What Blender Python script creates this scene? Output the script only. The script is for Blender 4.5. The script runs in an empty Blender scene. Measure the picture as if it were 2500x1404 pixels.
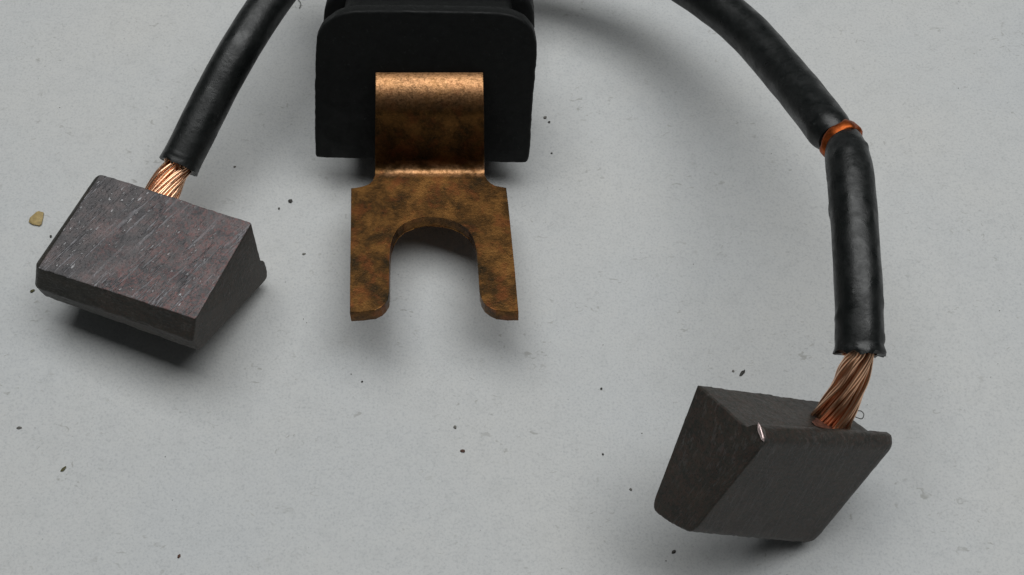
import bpy, bmesh, math, random
from mathutils import Vector, Matrix, noise

scene = bpy.context.scene
C = scene.collection
S = 0.001                                   # everything below is written in millimetres
rnd = random.Random(7)

# ------------------------------------------------------------------ camera
TH = math.radians(62.0)                     # camera looks down by this much
CAMP = Vector((0.0, 0.0, 100.0))
FW = Vector((0.0, math.cos(TH), -math.sin(TH)))
UP = Vector((0.0, math.sin(TH), math.cos(TH)))
RT = Vector((1.0, 0.0, 0.0))
FPX = 3300.0
cd = bpy.data.cameras.new('camera')
cd.sensor_width = 36.0
cd.lens = 36.0 * FPX / 2500.0
cd.clip_start = 0.005
cd.clip_end = 10.0
cam = bpy.data.objects.new('camera', cd)
cam.location = CAMP * S
cam.rotation_euler = (math.radians(90.0) - TH, 0.0, 0.0)
C.objects.link(cam)
scene.camera = cam

# ------------------------------------------------------------------ light: one broad ceiling lamp, dim room
world = bpy.data.worlds.new('World')
scene.world = world
world.use_nodes = True
wb = world.node_tree.nodes['Background']
wb.inputs[0].default_value = (0.93, 0.98, 1.0, 1.0)
wb.inputs[1].default_value = 0.035
ld = bpy.data.lights.new('ceiling_lamp', 'AREA')
ld.shape = 'RECTANGLE'
ld.size = 0.74
ld.size_y = 0.36
ld.energy = 2.95
ld.color = (0.985, 1.0, 0.995)
lamp = bpy.data.objects.new('ceiling_lamp', ld)
lamp.location = (0.06, 0.20, 0.56)
lamp.rotation_euler = (Vector((0.0, 0.05, 0.0)) - Vector(lamp.location)).to_track_quat('-Z', 'Y').to_euler()
C.objects.link(lamp)
vs = scene.view_settings
vs.view_transform = 'Standard'
vs.look = 'None'
vs.exposure = 0.0
vs.gamma = 1.0
vs.use_curve_mapping = False
try:
    scene.cycles.use_denoising = True
    scene.cycles.max_bounces = 8
except Exception:
    pass


# ------------------------------------------------------------------ geometry helpers (mm)
def ray(u, v):
    return FW + RT * ((u - 1250.0) / FPX) + UP * ((702.0 - v) / FPX)


def at(u, v, z=0.0):
    """the point of height z that the photograph shows at (u, v)"""
    d = ray(u, v)
    return CAMP + d * ((z - CAMP.z) / d.z)


def on_plane(u, v, o, n):
    d = ray(u, v)
    return CAMP + d * ((o - CAMP).dot(n) / d.dot(n))


def vpix(p):
    d = p - CAMP
    return 702.0 - FPX * d.dot(UP) / d.dot(FW)


def x_at(u, y, z):
    d = Vector((0.0, y, z)) - CAMP
    return (u - 1250.0) * d.dot(FW) / FPX


def sharp(bm, deg):
    lim = math.radians(deg)
    for f in bm.faces:
        f.smooth = True
    for e in bm.edges:
        if len(e.link_faces) == 2 and e.calc_face_angle(0.0) > lim:
            e.smooth = False


def link(name, bm, mat, parent=None, deg=40.0, attr=None):
    bmesh.ops.recalc_face_normals(bm, faces=bm.faces)
    sharp(bm, deg)
    for v in bm.verts:
        v.co *= S
    me = bpy.data.meshes.new(name)
    bm.to_mesh(me)
    bm.free()
    me.materials.append(mat)
    if attr is not None and len(attr) == len(me.vertices):
        a = me.attributes.new('loc', 'FLOAT_VECTOR', 'POINT')
        for i, c in enumerate(attr):
            a.data[i].vector = c
    o = bpy.data.objects.new(name, me)
    C.objects.link(o)
    if parent is not None:
        o.parent = parent
        o.matrix_parent_inverse = parent_world(parent).inverted()
    return o


def parent_world(p):
    # only the thing's Empty is moved; its meshes are written in place
    return Matrix.Translation(p.location)


def catmull(pts, per=10):
    P = [Vector(p) for p in pts]
    P = [P[0] * 2 - P[1]] + P + [P[-1] * 2 - P[-2]]
    out = []
    for i in range(1, len(P) - 2):
        a, b, c, d = P[i - 1:i + 3]
        for k in range(per):
            t = k / per
            out.append(0.5 * ((2 * b) + (c - a) * t + (2 * a - 5 * b + 4 * c - d) * t * t + (3 * b - a - 3 * c + d) * t ** 3))
    out.append(P[-2].copy())
    return out


def frames(path):
    n = len(path)
    T = []
    for i in range(n):
        T.append((path[min(i + 1, n - 1)] - path[max(i - 1, 0)]).normalized())
    a = Vector((0, 0, 1)) if abs(T[0].z) < 0.9 else Vector((1, 0, 0))
    N = [(a - T[0] * a.dot(T[0])).normalized()]
    for i in range(1, n):
        v = N[-1] - T[i] * N[-1].dot(T[i])
        N.append(v.normalized())
    return [(path[i], T[i], N[i], T[i].cross(N[i])) for i in range(n)]


def add_tube(bm, path, rad, seg=24, bump=0.0, freq=1.0, seed=0.0, wall=None, cap0=True, cap1=True):
    """a tube; rad(i, t, ang) or a number; wall = inner radius of an open far end"""
    fr = frames(path)
    n = len(fr)
    rings = []
    for i, (p, t, nn, bb) in enumerate(fr):
        ring = []
        for k in range(seg):
            a = 2 * math.pi * k / seg
            d = nn * math.cos(a) + bb * math.sin(a)
            r = rad(i, i / (n - 1), a) if callable(rad) else rad
            if bump:
                r += bump * noise.noise((p + d * r) * freq + Vector((seed, 0, 0)))
            ring.append(bm.verts.new(p + d * r))
        rings.append(ring)
    for i in range(n - 1):
        for k in range(seg):
            bm.faces.new((rings[i][k], rings[i][(k + 1) % seg], rings[i + 1][(k + 1) % seg], rings[i + 1][k]))
    if cap0:
        bm.faces.new(list(reversed(rings[0])))
    if wall:
        p, t, nn, bb = fr[-1]
        prev = rings[-1]
        for (rr, back) in ((wall, 0.02), (wall * 0.97, 1.4)):
            ring = []
            for k in range(seg):
                a = 2 * math.pi * k / seg
                ring.append(bm.verts.new(p - t * back + (nn * math.cos(a) + bb * math.sin(a)) * rr * (1 + 0.05 * noise.noise(Vector((a * 2, seed, back))))))
            for k in range(seg):
                bm.faces.new((prev[k], prev[(k + 1) % seg], ring[(k + 1) % seg], ring[k]))
            prev = ring
        bm.faces.new(prev)
    elif cap1:
        bm.faces.new(rings[-1])
    return rings


def thing(name, loc, label, cat, group=None):
    o = bpy.data.objects.new(name, None)
    o.empty_display_size = 0.005
    C.objects.link(o)
    o.location = Vector(loc) * S
    o['label'] = label
    o['category'] = cat
    if group:
        o['group'] = group
    return o


# ------------------------------------------------------------------ materials
def mat(name):
    m = bpy.data.materials.new(name)
    m.use_nodes = True
    nt = m.node_tree
    return m, nt, nt.nodes['Principled BSDF']


def node(nt, t, **kw):
    n = nt.nodes.new(t)
    for k, v in kw.items():
        if k in n.inputs.keys():
            n.inputs[k].default_value = v
        else:
            setattr(n, k, v)
    return n


def coords(nt, sc=(1000, 1000, 1000), attr=None):
    if attr:
        a = node(nt, 'ShaderNodeAttribute', attribute_name=attr)
        src = a.outputs['Vector']
    else:
        a = node(nt, 'ShaderNodeNewGeometry')       # world position: all things are built where they lie
        src = a.outputs['Position']
    mp = node(nt, 'ShaderNodeMapping')
    mp.inputs['Scale'].default_value = sc
    nt.links.new(src, mp.inputs['Vector'])
    return mp.outputs['Vector']


def nz(nt, vec, scale, detail=4.0, rough=0.6, dist=0.0):
    n = node(nt, 'ShaderNodeTexNoise')
    n.inputs['Scale'].default_value = scale
    n.inputs['Detail'].default_value = detail
    n.inputs['Roughness'].default_value = rough
    n.inputs['Distortion'].default_value = dist
    nt.links.new(vec, n.inputs['Vector'])
    return n.outputs['Fac']


def ramp(nt, fac, stops):
    r = node(nt, 'ShaderNodeValToRGB')
    el = r.color_ramp.elements
    while len(el) < len(stops):
        el.new(0.5)
    for e, (p, c) in zip(el, stops):
        e.position = p
        e.color = (*c, 1.0) if len(c) == 3 else c
    nt.links.new(fac, r.inputs['Fac'])
    return r.outputs['Color']


def mixc(nt, fac, a, b, mode='MIX'):
    m = node(nt, 'ShaderNodeMix', data_type='RGBA', blend_type=mode)
    for sock, val in ((m.inputs[0], fac), (m.inputs[6], a), (m.inputs[7], b)):
        if isinstance(val, (int, float)):
            sock.default_value = val
        elif isinstance(val, tuple):
            sock.default_value = (*val, 1.0)
        else:
            nt.links.new(val, sock)
    return m.outputs[2]


def math_n(nt, op, a, b=None):
    m = node(nt, 'ShaderNodeMath', operation=op)
    for i, val in enumerate((a, b)):
        if val is None:
            continue
        if isinstance(val, (int, float)):
            m.inputs[i].default_value = val
        else:
            nt.links.new(val, m.inputs[i])
    return m.outputs[0]


def bump(nt, h, strength, dist_mm, prev=None):
    b = node(nt, 'ShaderNodeBump')
    b.inputs['Strength'].default_value = strength
    b.inputs['Distance'].default_value = dist_mm * S
    nt.links.new(h, b.inputs['Height'])
    if prev is not None:
        nt.links.new(prev, b.inputs['Normal'])
    return b.outputs['Normal']


def m_paper():
    m, nt, p = mat('paper')
    v = coords(nt)
    big = nz(nt, v, 0.045, 3, 0.55)
    mid = nz(nt, v, 0.55, 5, 0.65, 0.4)
    fine = nz(nt, v, 5.0, 3, 0.7)
    col = ramp(nt, mid, [(0.25, (0.585, 0.592, 0.590)), (0.5, (0.645, 0.652, 0.652)), (0.78, (0.660, 0.664, 0.655))])
    col = mixc(nt, 0.35, col, ramp(nt, big, [(0.3, (0.57, 0.60, 0.62)), (0.7, (0.68, 0.67, 0.635))]))
    gr = ramp(nt, fine, [(0.28, (0.80, 0.81, 0.82)), (0.5, (1.0, 1.0, 1.0)), (0.75, (1.05, 1.05, 1.04))])
    col = mixc(nt, 0.85, col, gr, 'MULTIPLY')
    # grey fibre flecks and smudges in the sheet
    fl = nz(nt, coords(nt, (1000, 1700, 1000)), 1.15, 2, 0.5, 1.2)
    fk = ramp(nt, fl, [(0.64, (0, 0, 0)), (0.74, (1, 1, 1))])
    msk = ramp(nt, nz(nt, v, 0.16, 2, 0.5), [(0.42, (0, 0, 0)), (0.62, (1, 1, 1))])
    col = mixc(nt, math_n(nt, 'MULTIPLY', math_n(nt, 'MULTIPLY', fk, msk), 0.75), col, (0.40, 0.40, 0.38))
    nt.links.new(col, p.inputs['Base Color'])
    p.inputs['Roughness'].default_value = 0.75
    p.inputs['Specular IOR Level'].default_value = 0.25
    n1 = bump(nt, mid, 0.45, 0.12)
    nt.links.new(bump(nt, fine, 0.45, 0.035, n1), p.inputs['Normal'])
    return m


def m_graphite(name, lo, mid, hi, redc, redf, scr, flk, bstr):
    m, nt, p = mat(name)
    v = coords(nt, (1, 1, 1), 'loc')                      # mm in the brush's own frame
    n1 = nz(nt, v, 0.55, 5, 0.65)
    n2 = nz(nt, v, 4.5, 4, 0.75)
    base = ramp(nt, n1, [(0.32, lo), (0.5, mid), (0.70, hi)])
    red = ramp(nt, nz(nt, v, 3.4, 4, 0.75), [(0.46, (0, 0, 0)), (0.60, (1, 1, 1))])
    sx = node(nt, 'ShaderNodeSeparateXYZ')
    nt.links.new(v, sx.inputs[0])
    zone = ramp(nt, math_n(nt, 'ADD', nz(nt, v, 0.22, 3, 0.6), math_n(nt, 'MULTIPLY', math_n(nt, 'SUBTRACT', sx.outputs[0], 37.5), 0.035)), [(0.40, (0.06,) * 3), (0.62, (1, 1, 1))])
    col = mixc(nt, math_n(nt, 'MULTIPLY', math_n(nt, 'MULTIPLY', red, zone), redf), base, redc)
    dk = ramp(nt, nz(nt, v, 6.0, 3, 0.7), [(0.36, (1, 1, 1)), (0.45, (0, 0, 0))])
    col = mixc(nt, math_n(nt, 'MULTIPLY', dk, 0.55), col, tuple(x * 0.35 for x in lo))
    # scratches: noise drawn out along one direction of the face, only here and there
    mp = node(nt, 'ShaderNodeMapping')
    mp.inputs['Rotation'].default_value = (0.0, 0.0, math.radians(16))
    at_ = node(nt, 'ShaderNodeAttribute', attribute_name='loc')
    nt.links.new(at_.outputs['Vector'], mp.inputs['Vector'])
    mp2 = node(nt, 'ShaderNodeMapping')
    mp2.inputs['Scale'].default_value = (2.4, 0.15, 2.4)
    nt.links.new(mp.outputs['Vector'], mp2.inputs['Vector'])
    sc = nz(nt, mp2.outputs['Vector'], 1.5, 4, 0.58)
    smask = ramp(nt, nz(nt, v, 0.33, 3, 0.6), [(0.38, (0.15,) * 3), (0.54, (1, 1, 1))])
    lines = math_n(nt, 'MULTIPLY', ramp(nt, sc, [(0.555, (0, 0, 0)), (0.60, (1, 1, 1)), (0.70, (0.4,) * 3)]), smask)
    col = mixc(nt, math_n(nt, 'MULTIPLY', lines, scr), col, (0.40, 0.39, 0.41))
    # burred bright flecks
    mp3 = node(nt, 'ShaderNodeMapping')
    mp3.inputs['Scale'].default_value = (2.2, 1.0, 2.2)
    nt.links.new(mp.outputs['Vector'], mp3.inputs['Vector'])
    fk = nz(nt, mp3.outputs['Vector'], 1.7, 2, 0.5)
    fkl = math_n(nt, 'MULTIPLY', ramp(nt, fk, [(0.63, (0, 0, 0)), (0.68, (1, 1, 1))]), smask)
    col = mixc(nt, math_n(nt, 'MULTIPLY', fkl, flk), col, (0.50, 0.49, 0.50))
    nt.links.new(col, p.inputs['Base Color'])
    p.inputs['Metallic'].default_value = 0.2
    nt.links.new(ramp(nt, n2, [(0.3, (0.36,) * 3), (0.7, (0.58,) * 3)]), p.inputs['Roughness'])
    p.inputs['Specular IOR Level'].default_value = 0.35
    b1 = bump(nt, n2, 0.5 * bstr, 0.07)
    b2 = bump(nt, math_n(nt, 'ADD', math_n(nt, 'MULTIPLY', lines, smask), fkl), 0.6 * bstr, 0.10, b1)
    nt.links.new(b2, p.inputs['Normal'])
    return m


def m_rubber(name, base, rough, spec, bmp, tint, scuff=0.3):
    m, nt, p = mat(name)
    v = coords(nt)
    n1 = nz(nt, v, 1.6, 4, 0.65)
    n2 = nz(nt, v, 6.0, 3, 0.6)
    col = ramp(nt, n1, [(0.35, base), (0.65, tint)])
    scf = ramp(nt, nz(nt, v, 2.4, 5, 0.75), [(0.60, (0, 0, 0)), (0.74, (1, 1, 1))])
    col = mixc(nt, math_n(nt, 'MULTIPLY', scf, scuff), col, (0.075, 0.082, 0.082))
    nt.links.new(col, p.inputs['Base Color'])
    n0 = nz(nt, v, 0.75, 5, 0.7, 0.3)
    nt.links.new(ramp(nt, n0, [(0.34, (rough - 0.12,) * 3), (0.64, (rough + 0.14,) * 3)]), p.inputs['Roughness'])
    p.inputs['Specular IOR Level'].default_value = spec
    b1 = bump(nt, n1, 0.5, bmp)
    nt.links.new(bump(nt, n2, 0.4, bmp * 0.3, b1), p.inputs['Normal'])
    return m


def m_terminal(bends):
    m, nt, p = mat('tarnished_copper')
    v = coords(nt)
    n1 = nz(nt, v, 0.42, 8, 0.74, 0.15)
    n2 = nz(nt, v, 2.6, 4, 0.7)
    n3 = nz(nt, v, 6.5, 2, 0.6)
    col = ramp(nt, n1, [(0.34, (0.030, 0.021, 0.011)), (0.46, (0.088, 0.044, 0.015)), (0.57, (0.185, 0.088, 0.026)), (0.72, (0.28, 0.135, 0.040))])
    pt = ramp(nt, nz(nt, v, 0.75, 4, 0.6), [(0.52, (0, 0, 0)), (0.66, (1, 1, 1))])
    col = mixc(nt, math_n(nt, 'MULTIPLY', pt, 0.5), col, (0.20, 0.062, 0.022))
    dk = ramp(nt, n2, [(0.32, (1, 1, 1)), (0.47, (0, 0, 0))])
    col = mixc(nt, math_n(nt, 'MULTIPLY', dk, 0.40), col, (0.030, 0.024, 0.013))
    rub = ramp(nt, n3, [(0.52, (0, 0, 0)), (0.70, (1, 1, 1))])
    col = mixc(nt, math_n(nt, 'MULTIPLY', rub, 0.08), col, (0.50, 0.24, 0.09))
    nt.links.new(col, p.inputs['Base Color'])
    # highlights of the two bends painted into the copper colour
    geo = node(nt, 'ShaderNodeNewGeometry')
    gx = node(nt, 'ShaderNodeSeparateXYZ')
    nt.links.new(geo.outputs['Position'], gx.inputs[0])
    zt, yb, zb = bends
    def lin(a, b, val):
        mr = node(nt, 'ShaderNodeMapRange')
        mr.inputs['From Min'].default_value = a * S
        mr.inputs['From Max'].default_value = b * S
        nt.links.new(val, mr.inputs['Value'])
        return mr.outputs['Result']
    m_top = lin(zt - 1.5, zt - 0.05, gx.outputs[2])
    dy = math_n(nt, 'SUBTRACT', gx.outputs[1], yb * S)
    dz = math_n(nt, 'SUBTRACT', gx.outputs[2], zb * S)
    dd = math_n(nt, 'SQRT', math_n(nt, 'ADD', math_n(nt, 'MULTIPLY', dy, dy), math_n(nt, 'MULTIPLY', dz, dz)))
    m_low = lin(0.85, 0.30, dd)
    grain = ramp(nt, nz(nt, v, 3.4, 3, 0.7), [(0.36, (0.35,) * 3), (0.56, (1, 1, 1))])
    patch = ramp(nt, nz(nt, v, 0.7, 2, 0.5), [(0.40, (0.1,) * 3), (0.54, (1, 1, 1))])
    bare = math_n(nt, 'MULTIPLY', math_n(nt, 'MAXIMUM', m_top, math_n(nt, 'MULTIPLY', m_low, patch)), grain)  # mask of the painted bend highlights, broken up by grain
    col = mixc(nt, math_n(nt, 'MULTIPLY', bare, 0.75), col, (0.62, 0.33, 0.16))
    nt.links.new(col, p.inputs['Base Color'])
    p.inputs['Metallic'].default_value = 0.95
    nt.links.new(ramp(nt, n3, [(0.35, (0.50,) * 3), (0.70, (0.34,) * 3)]), p.inputs['Roughness'])
    b1 = bump(nt, n3, 0.5, 0.025)
    b2 = bump(nt, n2, 0.5, 0.035, b1)
    nt.links.new(bump(nt, n1, 0.15, 0.06, b2), p.inputs['Normal'])
    return m


def m_copper(name, col, rough, var=0.25):
    m, nt, p = mat(name)
    v = coords(nt)
    n1 = nz(nt, v, 2.2, 4, 0.6)
    c = ramp(nt, n1, [(0.3, tuple(x * (1 - var) for x in col)), (0.7, col)])
    nt.links.new(c, p.inputs['Base Color'])
    p.inputs['Metallic'].default_value = 1.0
    p.inputs['Roughness'].default_value = rough
    nt.links.new(bump(nt, nz(nt, v, 6.0, 3, 0.6), 0.35, 0.03), p.inputs['Normal'])
    return m


def m_plain(name, col, rough=0.7, var=0.3, metal=0.0, spec=0.4):
    m, nt, p = mat(name)
    v = coords(nt)
    c = ramp(nt, nz(nt, v, 3.0, 4, 0.6), [(0.3, tuple(x * (1 - var) for x in col)), (0.7, tuple(min(1, x * (1 + var)) for x in col))])
    nt.links.new(c, p.inputs['Base Color'])
    p.inputs['Roughness'].default_value = rough
    p.inputs['Metallic'].default_value = metal
    p.inputs['Specular IOR Level'].default_value = spec
    return m


PAPER = m_paper()
GRAPH = m_graphite('moulded_graphite', (0.030, 0.030, 0.026), (0.041, 0.039, 0.033), (0.055, 0.047, 0.037), (0.085, 0.05, 0.04), 0.5, 0.07, 0.05, 0.4)
GROUND = m_graphite('ground_graphite', (0.088, 0.087, 0.092), (0.145, 0.136, 0.138), (0.225, 0.180, 0.178), (0.30, 0.145, 0.135), 0.62, 0.85, 0.95, 1.8)
RUBBER = m_rubber('moulded_rubber', (0.0048, 0.0055, 0.0053), 0.58, 0.25, 0.03, (0.0080, 0.0088, 0.0086))
CABLE = m_rubber('cable_insulation', (0.0060, 0.0072, 0.0070), 0.38, 0.50, 0.055, (0.0090, 0.0106, 0.0104), 0.5)
STRAND = m_copper('bright_copper', (1.0, 0.60, 0.38), 0.29, 0.12)
PLUG = m_copper('dull_copper', (0.40, 0.21, 0.16), 0.65, 0.6)
RING = m_copper('orange_copper', (0.58, 0.14, 0.035), 0.50, 0.6)
CHIP = m_plain('bare_metal', (0.88, 0.70, 0.68), 0.35, 0.1, 0.8)
OCHRE = m_plain('ochre_flake', (0.42, 0.31, 0.13), 0.6, 0.25)
SPECK = m_plain('dark_grit', (0.040, 0.038, 0.033), 0.6, 0.4)
BROWN = m_plain('brown_grit', (0.085, 0.035, 0.020), 0.6, 0.4)
OLIVE = m_plain('olive_grit', (0.075, 0.068, 0.020), 0.6, 0.4)
GREY = m_plain('grey_grit', (0.16, 0.155, 0.14), 0.7, 0.4)
FIBRE = m_plain('dark_fibre', (0.10, 0.10, 0.095), 0.6, 0.2)

# ------------------------------------------------------------------ paper sheet
bm = bmesh.new()
bmesh.ops.create_grid(bm, x_segments=60, y_segments=60, size=190)
for v in bm.verts:
    v.co.y += 55
    v.co.z = 0.05 * noise.noise(v.co * 0.03) - 0.05
paper = link('paper_sheet', bm, PAPER)
paper['kind'] = 'structure'
paper['label'] = 'plain off-white paper sheet under the parts'

# ------------------------------------------------------------------ the brush set: one thing
PHI = math.radians(24.0)                    # the grommet leans back by this much
FN = Vector((0, -math.cos(PHI), math.sin(PHI)))     # out of its front face
FU = Vector((0, math.sin(PHI), math.cos(PHI)))      # up along its front face
DEPTH = 7.4
FO = at(1030, 391, DEPTH * math.sin(PHI))           # foot of the front flange
asm = thing('carbon_brush_set', (FO.x, FO.y + 4, 0),
            'pair of carbon brushes on black leads joined to a rubber grommet with forked terminal', 'brush set')


def resample(pts, step):
    out = []
    n = len(pts)
    for i in range(n):
        a, b = pts[i], pts[(i + 1) % n]
        k = max(1, int((b - a).length / step))
        for j in range(k):
            out.append(a.lerp(b, j / k))
    return out


def chaikin(pts, it):
    for _ in range(it):
        q = []
        for i in range(len(pts)):
            a, b = pts[i], pts[(i + 1) % len(pts)]
            q += [a.lerp(b, 0.25), a.lerp(b, 0.75)]
        pts = q
    return pts


def slab(name, outline, d0, d1, edge, m, parent, rag=0.0):
    """outline lies on the front plane; the slab runs from depth d0 to d1 behind it, edges rounded"""
    ctr = sum(outline, Vector()) / len(outline)
    n = len(outline)
    nin = []
    for i in range(n):
        t = (outline[(i + 1) % n] - outline[i - 1]).normalized()
        d = t.cross(FN)
        if d.dot(ctr - outline[i]) < 0:
            d = -d
        nin.append(d)
    sect = []
    for k in range(5):
        a = math.pi / 2 * k / 4
        sect.append((edge * (1 - math.sin(a)), d0 + edge * (1 - math.cos(a))))
    for k in range(5):
        a = math.pi / 2 * k / 4
        sect.append((edge * (1 - math.cos(a)), d1 - edge * (1 - math.sin(a))))
    bm = bmesh.new()
    rings = []
    for (ins, dep) in sect:
        ring = []
        for i, p in enumerate(outline):
            j = rag * noise.noise(p * 2.3) if rag else 0.0
            ring.append(bm.verts.new(p + nin[i] * (ins + j) - FN * dep))
        rings.append(ring)
    for a, b in zip(rings, rings[1:]):
        for i in range(n):
            bm.faces.new((a[i], a[(i + 1) % n], b[(i + 1) % n], b[i]))
    bm.faces.new(rings[0])
    bm.faces.new(list(reversed(rings[-1])))
    return link(name, bm, m, parent, 50)


face_px = [(769, 376), (771, 384), (778, 387), (1040, 393), (1275, 400), (1286, 398), (1291, 388), (1294, 367), (1300, 254), (1308, 165),
           (1312, 125), (1308, 92), (1296, 66), (1273, 46), (1242, 35), (1199, 31), (1046, 28), (893, 27), (845, 30), (815, 42),
           (792, 60), (778, 77), (772, 97), (769, 153), (768, 260)]
front = resample(chaikin([on_plane(u, v, FO, FN) for (u, v) in face_px], 1), 0.25)
fc = sum(front, Vector()) / len(front)
core_o = resample(chaikin([on_plane(u, v, FO, FN) for (u, v) in
                           [(829, 372), (835, 380), (1240, 392), (1248, 384), (1254, 120), (1250, 66), (1238, 47), (1212, 41), (862, 37), (838, 44), (829, 66)]], 2), 0.3)
core = slab('rubber_grommet', core_o, 0.9, DEPTH - 2.6, 0.2, RUBBER, asm)
core['label'] = 'black moulded rubber grommet with a groove between two flanges'
slab('flange', front, 0.0, 1.25, 0.22, RUBBER, core, 0.05)
rear_o = [fc + (p - fc) * 0.985 + FU * 0.25 for p in front]
slab('flange', rear_o, DEPTH - 3.0, DEPTH, 0.3, RUBBER, core, 0.03)


# ---- forked terminal: strip out of the grommet face, down, and forward as a fork
def build_terminal():
    rt, rb, thick = 3.0, 0.75, 1.2
    psi = math.radians(22.0)                             # the strip hangs a little steeper than the rubber face
    TN = Vector((0, -math.cos(psi), math.sin(psi)))
    TU = Vector((0, math.sin(psi), math.cos(psi)))
    def nrm(e):
        return Vector((0, -math.cos(e), math.sin(e)))
    e0 = math.radians(97)
    lo, hi = 0.0, 25.0                                   # the bend leaves the rubber where the photograph shows v = 177
    for _ in range(50):
        md = (lo + hi) / 2
        if vpix(FO + FU * md) > 177:
            lo = md
        else:
            hi = md
    cc = FO + FU * lo - nrm(e0) * rt
    path = []                                            # (point, outward normal)
    ea = e0 + math.radians(22)
    for k in range(0, 15):
        e = ea + (psi - ea) * k / 14
        path.append((cc + nrm(e) * rt, nrm(e)))
    O = cc + TN * rt
    lo, hi = 0.0, 25.0                                   # corner between strip and fork: v = 413
    for _ in range(50):
        md = (lo + hi) / 2
        if vpix(O - TU * md) < 413:
            lo = md
        else:
            hi = md
    corner = O - TU * lo
    tilt = math.radians(9.0)                             # the fork rises a little towards its tips
    PN = Vector((0, math.sin(tilt), math.cos(tilt)))
    ang = math.pi / 2 - psi + tilt                       # turn from the strip to the plate
    tl = rb * math.tan(ang / 2)
    p_in = corner + TU * tl
    for k in range(1, 5):
        path.append((O.lerp(p_in, k / 5), TN))
    cen = p_in + TN * rb
    for k in range(0, 9):
        a = ang * k / 8
        nn = (TN * math.cos(a) + TU * math.sin(a)).normalized()
        path.append((cen - nn * rb, nn))
    # left and right limits in the photograph along the strip
    verts, norms, rows = [], [], []
    NC = 10
    n = len(path)
    for i, (p, nn) in enumerate(path):
        t = i / (n - 1)
        ul, ur = 917 - 2 * t, 1179 + 4 * t
        row = []
        for c in range(NC + 1):
            x = x_at(ul + (ur - ul) * c / NC, p.y, p.z)
            row.append(len(verts))
            verts.append(Vector((x, p.y, p.z)))
            norms.append(nn)
        rows.append(row)
    PO = path[-1][0]
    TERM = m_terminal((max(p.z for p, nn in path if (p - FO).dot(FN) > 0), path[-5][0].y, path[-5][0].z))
    H = PO.z
    faces = []
    for i in range(n - 1):
        for c in range(NC):
            faces.append((rows[i][c], rows[i][c + 1], rows[i + 1][c + 1], rows[i + 1][c]))
    # fork outline on the level plane
    right = [(1184, 430), (1188, 440), (1197, 449), (1208, 455), (1222, 457.5), (1236, 458), (1241, 500), (1248, 570), (1256, 650), (1263, 730), (1266, 761),
             (1240, 761), (1211, 758), (1196, 751), (1183, 741), (1175, 728), (1171, 712), (1169, 680), (1167, 651), (1165, 622), (1161, 598), (1154, 577), (1144, 560), (1127, 547), (1106, 537), (1082, 531), (1057, 528.5)]
    left = [(1032, 530), (1009, 534.5), (986, 544), (970, 557), (958, 577), (953, 600), (951, 627), (950, 670), (950, 712), (948, 728), (940, 741), (930, 750), (915, 757.5), (885, 761), (854, 763),
            (854.5, 700), (855.5, 620), (856.5, 540), (857, 459), (880, 458), (895, 454), (906, 448), (913, 439), (915, 430)]
    ids = []
    for (u, v) in right + left:
        ids.append(len(verts))
        verts.append(on_plane(u, v, PO, PN))
        norms.append(PN)
    poly = rows[-1] + ids                                # strip end (left to right), then round the fork
    faces.append(tuple(poly))
    bm = bmesh.new()
    top = [bm.verts.new(v) for v in verts]
    # the fork's own inner and outer sides widen a little towards the lower face (punched edge)
    bot = [bm.verts.new(v - nn * thick) for v, nn in zip(verts, norms)]
    cnt = {}
    for f in faces:
        bm.faces.new([top[i] for i in f])
        bm.faces.new([bot[i] for i in reversed(f)])
        for a, b in zip(f, f[1:] + f[:1]):
            cnt[(a, b)] = cnt.get((a, b), 0) + 1
    rim = []
    for (a, b) in cnt:
        if (b, a) not in cnt:
            bm.faces.new((top[b], top[a], bot[a], bot[b]))
            rim += [bm.edges.get((top[a], top[b])), bm.edges.get((bot[a], bot[b]))]
    bmesh.ops.bevel(bm, geom=[e for e in set(rim) if e], offset=0.06, segments=2, profile=0.6, affect='EDGES')
    bmesh.ops.triangulate(bm, faces=[f for f in bm.faces if len(f.verts) > 4])
    print('fork height', round(H, 2))
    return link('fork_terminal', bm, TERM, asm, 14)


term = build_terminal()
term['label'] = 'tarnished copper terminal bent down and forward into a two-pronged fork'

# ------------------------------------------------------------------ carbon brushes
BL, BD, BT = 14.35, 9.19, 6.89
# eight corners each, index = end * 4 + wire side * 2 + upper side
LEFT = [(-37.816, 50.54, 3.543), (-37.338, 51.201, 7.128), (-33.949, 58.546, 0.005), (-33.815, 60.147, 6.848),
        (-24.438, 45.091, 4.58), (-23.994, 46.065, 8.332), (-20.419, 53.264, 1.13), (-20.624, 54.791, 7.935)]
RIGHT = [(22.287, 30.525, 1.339), (20.755, 33.651, 0.3), (27.376, 35.621, 8.447), (24.222, 40.378, 5.406),
         (12.25, 28.45, 10.75), (9.72, 30.85, 8.95), (16.543, 32.537, 17.254), (12.773, 37.892, 14.531)]


def tri(c, x, y, z):
    P = [Vector(p) for p in c]
    def L(a, b, t):
        return a + (b - a) * t
    return L(L(L(P[0], P[1], z), L(P[2], P[3], z), y), L(L(P[4], P[5], z), L(P[6], P[7], z), y), x)


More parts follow.
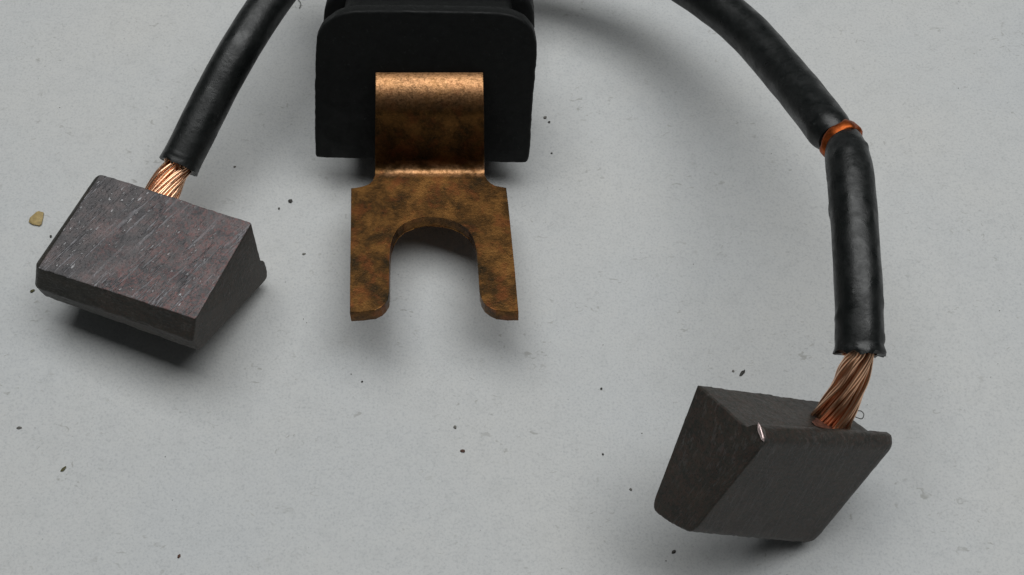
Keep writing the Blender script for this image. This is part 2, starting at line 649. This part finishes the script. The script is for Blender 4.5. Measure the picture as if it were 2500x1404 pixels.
def fillet(poly, rad, n=5):
    out = []
    N = len(poly)
    for i in range(N):
        p, a, b = Vector(poly[i]), Vector(poly[i - 1]), Vector(poly[(i + 1) % N])
        r = rad[i]
        da, db = (a - p), (b - p)
        la, lb = da.length, db.length
        t = min(r, la * 0.45, lb * 0.45)
        pa, pb = p + da / la * t, p + db / lb * t
        for k in range(n + 1):
            s = k / n
            out.append((1 - s) ** 2 * pa + 2 * s * (1 - s) * p + s * s * pb)
    res = []
    for i in range(len(out)):
        a, b = out[i], out[(i + 1) % len(out)]
        k = max(1, int((b - a).length / 0.28))
        for j in range(k):
            res.append(a.lerp(b, j / k))
    return res


def build_brush(corners, prof, rad, round0, round1, seed, ext=0.0):
    """prof: (depth, height) in mm, wire side at depth BD; swept along the length"""
    pts = fillet(prof, rad)
    cy = BD / 2
    cz = BT / 2
    xs = []
    for k in range(7):
        a = math.pi / 2 * k / 6
        xs.append((round0 * (1 - math.cos(a)), round0 * (1 - math.sin(a))))
    m = 50
    for k in range(1, m):
        xs.append((round0 + (BL - round0 - round1) * k / m, 0.0))
    for k in range(7):
        a = math.pi / 2 * k / 6
        xs.append((BL - round1 + round1 * math.sin(a), round1 * (1 - math.cos(a))))
    bm = bmesh.new()
    loc = []
    rings = []
    def put(x, y, z):
        w = tri(corners, x / BL * (1 + ext) - ext, y / BD, z / BT)
        loc.append((x + seed * 31.0, y, z))
        return bm.verts.new(w)
    for (x, ins) in xs:
        ring = []
        for p in pts:
            y = cy + (p.x - cy) * (1 - ins / cy)
            z = cz + (p.y - cz) * (1 - ins / cz)
            q = Vector((x, y, z))
            # edge wear: tiny nicks
            k = noise.noise(q * 2.6 + Vector((seed * 9, 0, 0)))
            k2 = noise.noise(q * 0.8 + Vector((0, seed * 7, 0)))
            j = 0.045 * k + 0.035 * k2 + 0.03 * noise.noise(q * 6.0)
            ring.append(put(x, y + j, z + j * 0.6))
        rings.append(ring)
    n = len(pts)
    for a, b in zip(rings, rings[1:]):
        for i in range(n):
            bm.faces.new((a[i], a[(i + 1) % n], b[(i + 1) % n], b[i]))
    bm.faces.new(list(reversed(rings[0])))
    bm.faces.new(rings[-1])
    bm.verts.index_update()
    return bm, loc


#        contact bottom, lip bottom, lip top, groove, wire top, contact top, contact ridge
prof_l = [(0.0, 0.0), (BD + 0.25, 0.0), (BD + 0.45, 0.9), (BD + 0.42, 1.9), (BD - 0.02, 2.35), (BD, BT), (0.0, BT), (-0.62, BT * 0.50)]
rad_l = [0.45, 0.7, 0.5, 0.35, 0.4, 0.16, 0.10, 0.25]
bm, loc = build_brush(LEFT, prof_l, rad_l, 0.75, 0.14, 1.0, 0.025)
brush_l = link('carbon_brush', bm, GRAPH, asm, 38, loc)
brush_l.data.materials.append(GROUND)
la = brush_l.data.attributes['loc'].data
for f in brush_l.data.polygons:                   # the upper face is ground bare, the others keep the moulded skin
    if min(la[i].vector.z for i in f.vertices) > BT - 0.09 and len(f.vertices) == 4:
        f.material_index = 1
brush_l['label'] = 'wedge-shaped carbon brush with scratched grey upper face'
prof_r = [(0.0, 0.0), (BD + 0.10, 0.0), (BD + 0.72, 0.70), (BD + 0.70, 1.25), (BD - 0.05, 1.75), (BD, BT), (0.0, BT), (-0.2, BT * 0.5)]
rad_r = [0.9, 0.5, 0.35, 0.25, 0.3, 0.2, 0.9, 0.5]
bm, loc = build_brush(RIGHT, prof_r, rad_r, 1.0, 0.16, 2.0, 0.06)
brush_r = link('carbon_brush', bm, GRAPH, asm, 38, loc)
brush_r['label'] = 'dark carbon brush standing tilted on one end'


def blob(name, centre, ax, ay, az, rx, ry, rz, m, parent, seed, sub=3, rag=0.25):
    bm = bmesh.new()
    bmesh.ops.create_icosphere(bm, subdivisions=sub, radius=1.0)
    for v in bm.verts:
        k = 1 + rag * noise.noise(v.co * 1.7 + Vector((seed, seed * 2, 0)))
        q = v.co * k
        v.co = centre + ax * (q.x * rx) + ay * (q.y * ry) + az * (q.z * rz)
    return link(name, bm, m, parent, 60)


def brush_axes(c):
    x = (tri(c, 1, .5, .5) - tri(c, 0, .5, .5)).normalized()
    y = (tri(c, .5, 1, .5) - tri(c, .5, 0, .5)).normalized()
    z = x.cross(y).normalized()
    return x, y, z


rx, ry, rz = brush_axes(RIGHT)
# chipped, bright corner on the lip
V0 = tri(RIGHT, 1.0, 1.04, 0.10)
ca = -(rz * 1.46 + ry * 0.95).normalized()
blob('bare_chip', V0, rx, ca.cross(rx).normalized(), ca, 0.14, 0.16, 0.62, CHIP, brush_r, 3.1)


# ------------------------------------------------------------------ leads
def rope_strands(path, ropes, rope_r, bundle_r, strands, sr, twist, seed, mat_, parent, flare=None):
    """ropes laid round the path, each rope a bundle of thin twisted strands"""
    fr = frames(path)
    n = len(fr)
    rg = random.Random(seed)
    for q in range(ropes):
        a0 = 2 * math.pi * q / ropes
        central = (q == ropes - 1 and ropes > 4)
        bm = bmesh.new()
        cl = []
        for i, (p, t, nn, bb) in enumerate(fr):
            s = i / (n - 1)
            a = a0 * ropes / max(1, ropes - (1 if ropes > 4 else 0)) + twist * s
            k = 0.0 if central else bundle_r * (flare(s) if flare else 1.0) * (1 + 0.12 * noise.noise(Vector((q * 3.3, s * 2.5, seed))))
            cl.append((p + (nn * math.cos(a) + bb * math.sin(a)) * k, t, nn, bb))
        for w in range(strands):
            ph = rg.uniform(0, 6.28)
            rr = rope_r * math.sqrt((w + 0.5) / strands) * (1.25 if central else 1.0)
            stray = rg.random() < 0.05
            tw = rg.uniform(0.6, 1.1) * (1 if rr > 0.5 * rope_r else 0.4)
            wob = rg.uniform(0, 50)
            pts = []
            for i, (p, t, nn, bb) in enumerate(cl):
                s = i / (n - 1)
                a = ph + tw * twist * s * 0.8
                r2 = rr * (1 + 0.28 * noise.noise(Vector((s * 5, wob, 0)))) * (flare(s) if flare else 1.0) * (1 + (0.35 * s if stray else 0.0))
                pts.append(p + nn * math.cos(a) * r2 + bb * math.sin(a) * r2)
            add_tube(bm, pts, sr, seg=7)
        link('copper_strand_bundle', bm, mat_, parent, 60)


# left lead ---------------------------------------------------------
lx, ly, lz = brush_axes(LEFT)
root_l = tri(LEFT, 0.315, 1.0, 0.60)
end_l = at(436, 405, 5.4)
pl = [end_l, at(470, 338, 6.2), at(523, 232, 7.4), at(585, 120, 8.6), at(655, 12, 8.8), at(735, -88, 9.0), at(830, -150, 8.4), FO + FU * 8.2 - FN * (DEPTH - 0.6) + Vector((-4.2, 0, 0))]
path = list(reversed(catmull(pl, 14)))
nL = len(path)


def rad_left(i, t, a):
    d = (nL - 1 - i)
    r = 1.66
    if d < 5:
        r += 0.05 * (5 - d) / 5 + 0.07 * noise.noise(Vector((math.cos(a) * 2, math.sin(a) * 2, d * 0.6)))
    return r


# ragged cut: the last ring is not square to the lead
bm = bmesh.new()
rings = add_tube(bm, path, rad_left, 40, 0.035, 0.55, 3.0, wall=1.16)
axis = (path[-1] - path[-3]).normalized()
for v in rings[-1]:
    v.co += axis * (0.16 * noise.noise(v.co * 1.6)) + axis * (0.05)
lead_l = link('lead_wire', bm, CABLE, asm, 50)
lead_l['label'] = 'black insulated lead running up from the scratched brush'
cp = catmull([path[-8], path[-3], end_l, end_l.lerp(root_l, 0.5) + Vector((0, 0, 0.25)), root_l - ly * 1.0], 12)
rope_strands(cp, 4, 0.64, 0.62, 19, 0.118, 3.4, 11, STRAND, lead_l, flare=lambda s: 0.9 + 0.22 * s)

# right lead --------------------------------------------------------
root_r = tri(RIGHT, 0.235, 1.0, 0.50)
end_r = at(2098, 866, 15.2)
ring_c = at(2053, 345, 16.0)
main = [FO + FU * 8.4 - FN * (DEPTH - 0.6) + Vector((4.2, 0, 0)), at(1250, -122, 6.5), at(1420, -120, 7.2), at(1585, -82, 8.2), at(1712, -12, 9.4), at(1822, 76, 10.8),
        at(1915, 180, 12.6), at(1990, 272, 14.4), at(2038, 338, 15.6)]
path = catmull(main, 14)
nR = len(path)
bm = bmesh.new()
add_tube(bm, path, lambda i, t, a: 1.80 - 0.10 * t - 0.42 * max(0.0, (t - 0.95) / 0.05) ** 2, 40, 0.04, 0.6, 8.0)
lead_r = link('lead_wire', bm, CABLE, asm, 50)
lead_r['label'] = 'black insulated lead curving over to the sleeve and the tilted brush'

sl = [at(2050, 318, 15.8), at(2062, 345, 16.4), at(2071, 400, 16.9), at(2080, 470, 17.1), at(2088, 570, 17.0), at(2095, 690, 16.6), at(2098, 790, 15.9), end_r]
path = catmull(sl, 12)
nS = len(path)


def rad_sleeve(i, t, a):
    prof = [(0.0, 0.85), (0.06, 0.95), (0.14, 1.28), (0.22, 1.58), (0.30, 1.70), (0.6, 1.66), (0.95, 1.68), (0.99, 1.80), (1.0, 1.76)]
    for (t0, r0), (t1, r1) in zip(prof, prof[1:]):
        if t <= t1:
            r = r0 + (r1 - r0) * (t - t0) / (t1 - t0)
            break
    r += 0.35 * max(0.0, noise.noise(Vector((math.cos(a) * 1.6 + 3, math.sin(a) * 1.6, t * 16))) - 0.42)
    if t > 0.93:
        r += 0.22 * (t - 0.93) / 0.07 * noise.noise(Vector((math.cos(a) * 2.5, math.sin(a) * 2.5, t * 20)))
    return r


bm = bmesh.new()
rings = add_tube(bm, path, rad_sleeve, 44, 0.05, 0.5, 21.0, wall=1.22)
axis = (path[-1] - path[-3]).normalized()
for v in rings[-1]:
    v.co += axis * (0.42 * noise.noise(v.co * 1.9))
sleeve = link('insulating_sleeve', bm, CABLE, lead_r, 50)
sleeve['label'] = 'black sleeve pinched narrow under the orange copper band'

# orange copper band round the neck of the sleeve
bm = bmesh.new()
na = (RT * 0.50 - UP * 0.62 - FW * 0.58).normalized()
e1 = (RT - na * RT.dot(na)).normalized()
e2 = na.cross(e1)
rings = []
for i in range(56):
    a = 2 * math.pi * i / 56
    rad = e1 * math.cos(a) + e2 * math.sin(a)
    ring = []
    wob = noise.noise(rad * 1.4 + Vector((4, 0, 0)))
    wid = 0.52 * (1 + 0.40 * noise.noise(rad * 2.1 + Vector((9, 2, 0))))
    for k in range(12):
        b = 2 * math.pi * k / 12
        cb, sb = math.cos(b), math.sin(b)
        sq = max(abs(cb), abs(sb)) ** -0.6               # flattened strip rather than round wire
        ring.append(bm.verts.new(ring_c + rad * (1.48 + 0.20 * cb * sq + 0.20 * wob + 0.05 * noise.noise(rad * 5 + Vector((0, b, 0)))) + na * (wid * sb * sq + 0.14 * wob)))
    rings.append(ring)
for i in range(56):
    for k in range(12):
        bm.faces.new((rings[i][k], rings[(i + 1) % 56][k], rings[(i + 1) % 56][(k + 1) % 12], rings[i][(k + 1) % 12]))
band = link('copper_band', bm, RING, lead_r, 60)
band['label'] = 'orange copper band wound round the lead'

cp = catmull([path[-10], path[-4], end_r + Vector((0, 0, -0.1)), end_r.lerp(root_r, 0.5) + Vector((0.15, 0, 0.2)), root_r - ry * 1.2], 14)
rope_strands(cp, 4, 0.56, 0.54, 17, 0.125, 5.0, 23, STRAND, lead_r, flare=lambda s: 1.0 if s < 0.74 else 1.0 + (s - 0.74) * 2.4)
# smeared copper round the foot of the wire
blob('copper_plug', tri(RIGHT, 0.34, 1.0, 0.40), rx, rz, ry, 1.15, 0.75, 0.07, PLUG, brush_r, 5.0, 4, 0.8)

# ------------------------------------------------------------------ dirt on the paper
def px_mm(v):
    return FPX / ((at(1250, v) - CAMP).dot(FW))


def grit(name, u, v, wpx, hpx, ang, m, label, seed, flat=0.35, cat='speck', group='larger specks lying on the paper'):
    k = px_mm(v)
    c = at(u, v)
    w, h = 0.74 * wpx / k / 2, 0.74 * hpx / k / 2 / math.sin(TH)
    bm = bmesh.new()
    bmesh.ops.create_icosphere(bm, subdivisions=3, radius=1.0)
    ca, sa = math.cos(ang), math.sin(ang)
    t = flat * min(w, h)
    for q in bm.verts:
        kk = 1 + 0.45 * noise.noise(q.co * 1.5 + Vector((seed * 3.1, seed, 0)))
        x, y, z = q.co.x * w * kk, q.co.y * h * kk, q.co.z * t
        q.co = Vector((x * ca - y * sa, x * sa + y * ca, z + t * 0.6)) + c
    o = link(name, bm, m, None, 60)
    o['label'] = label
    o['category'] = cat
    if group:
        o['group'] = group
    return o


# the ochre flake: a flat many-sided chip with a ridge
fl = [(71, 543), (74, 533), (90, 519), (95, 517), (107, 520), (106, 531), (102, 548), (97, 552), (80, 549)]
bm = bmesh.new()
ctr = sum((at(u, v) for u, v in fl), Vector()) / len(fl)
lowr = [bm.verts.new(at(u, v)) for u, v in fl]
upr = [bm.verts.new(at(u, v) + Vector((0, 0, 0.12 + 0.04 * noise.noise(Vector((u, v, 0)))))) for u, v in fl]
insr = [bm.verts.new(ctr.lerp(at(u, v), 0.80) + Vector((0, 0, 0.17 - 0.03 * (u - 88) / 20))) for u, v in fl]
for i in range(len(fl)):
    j = (i + 1) % len(fl)
    bm.faces.new((lowr[i], lowr[j], upr[j], upr[i]))
    bm.faces.new((upr[i], upr[j], insr[j], insr[i]))
bm.faces.new(insr)
bm.faces.new(list(reversed(lowr)))
flake = link('ochre_flake', bm, OCHRE, None, 25)
flake['label'] = 'flat ochre yellow flake on the paper left of the scratched brush'
flake['category'] = 'flake'

for (u, v, w, h, a, m, lab) in [
    (709, 491, 15, 11, -0.6, SPECK, 'black crumb between the scratched brush and the fork terminal'),
    (681, 509, 6, 7, 0.3, SPECK, 'small round black grain just below left of the black crumb'),
    (79, 710, 15, 8, 0.5, OLIVE, 'olive brown crumb on the paper below the ochre flake'),
    (124, 577, 7, 9, 0.2, SPECK, 'tiny dark grain against the left edge of the scratched brush'),
    (155, 1145, 22, 8, 0.85, OLIVE, 'elongated olive crumb low on the left of the paper'),
    (437, 1358, 13, 8, 1.1, BROWN, 'dark brown crumb near the bottom edge, left half'),
    (1130, 1101, 15, 9, -0.1, BROWN, 'reddish brown crumb on bare paper below the fork'),
    (1111, 1043, 9, 10, 0.4, GREY, 'grey brown grain just above the reddish brown crumb'),
    (1812, 911, 26, 9, 0.9, SPECK, 'dark elongated crumb above the tilted brush'),
    (1790, 906, 8, 7, 0.2, GREY, 'little grey grain left of the elongated crumb above the tilted brush'),
    (1645, 1347, 16, 9, 0.5, SPECK, 'dark crumb below the tilted brush near the bottom edge'),
    (1468, 949, 7, 7, 0.0, SPECK, 'black grain left of the tilted brush, level with its top corner'),
    (884, 932, 6, 6, 0.0, SPECK, 'tiny black grain in the soft shadow below the left prong'),
    (1540, 1195, 8, 8, 0.8, GREY, 'grey grain just left of the tilted brush'),
    (1472, 1109, 6, 7, 0.4, SPECK, 'black grain midway along, left of the tilted brush'),
    (1331, 287, 11, 8, 0.1, GREY, 'grey crumb right of the grommet'),
    (1341, 298, 7, 6, 0.1, SPECK, 'dark grain touching the grey crumb right of the grommet'),
    (1347, 374, 6, 5, 0.0, SPECK, 'dark grain near the lower right corner of the grommet'),
    (573, 407, 8, 6, 0.3, GREY, 'grey grain right of the left lead near its cut end'),
    (47, 1044, 16, 7, 0.1, GREY, 'grey crumb near the left edge of the paper'),
    (742, 620, 11, 6, 0.1, GREY, 'pale grey grain right of the scratched brush, beside the fork'),
]:
    grit('crumb', u, v, w, h, a, m, lab, u * 0.01 + v * 0.003)

# two hairs
def hair(pts, r, label):
    bm = bmesh.new()
    add_tube(bm, catmull(pts, 8), r, 7)
    o = link('fibre', bm, FIBRE, None, 60)
    o['label'] = label
    o['category'] = 'fibre'
    o['group'] = 'loose fibres'
hair([at(2094, 1003, 8.3), at(2103, 1004, 8.6), at(2109, 1012, 8.7), at(2105, 1022, 8.5), at(2096, 1021, 8.1), at(2084, 1016, 7.8)], 0.035, 'tiny grey loop of fibre beside the wire of the tilted brush')
hair([at(727, -2, 0.06), at(733, 5, 0.10), at(734, 13, 0.08), at(730, 20, 0.05)], 0.03, 'thin curved hair at the top edge beside the left lead')

# fine dust, too small to count
bm = bmesh.new()
rd = random.Random(5)
for k in range(80):
    u, v = rd.uniform(-40, 2540), rd.uniform(-40, 1440)
    r = rd.choice((0.02, 0.022, 0.025, 0.03, 0.035, 0.045))
    c = at(u, v)
    ret = bmesh.ops.create_icosphere(bm, subdivisions=1, radius=1.0)
    ax, ay = rd.uniform(0.7, 1.6), rd.uniform(0.6, 1.1)
    for q in ret['verts']:
        q.co = Vector((q.co.x * r * ax, q.co.y * r * ay, q.co.z * r * 0.4 + r * 0.15)) + c
dust = link('dust', bm, m_plain('dust', (0.13, 0.125, 0.115), 0.8, 0.5), None, 60)
dust['kind'] = 'stuff'
dust['label'] = 'fine dark dust scattered over the paper'
dust['category'] = 'dust'
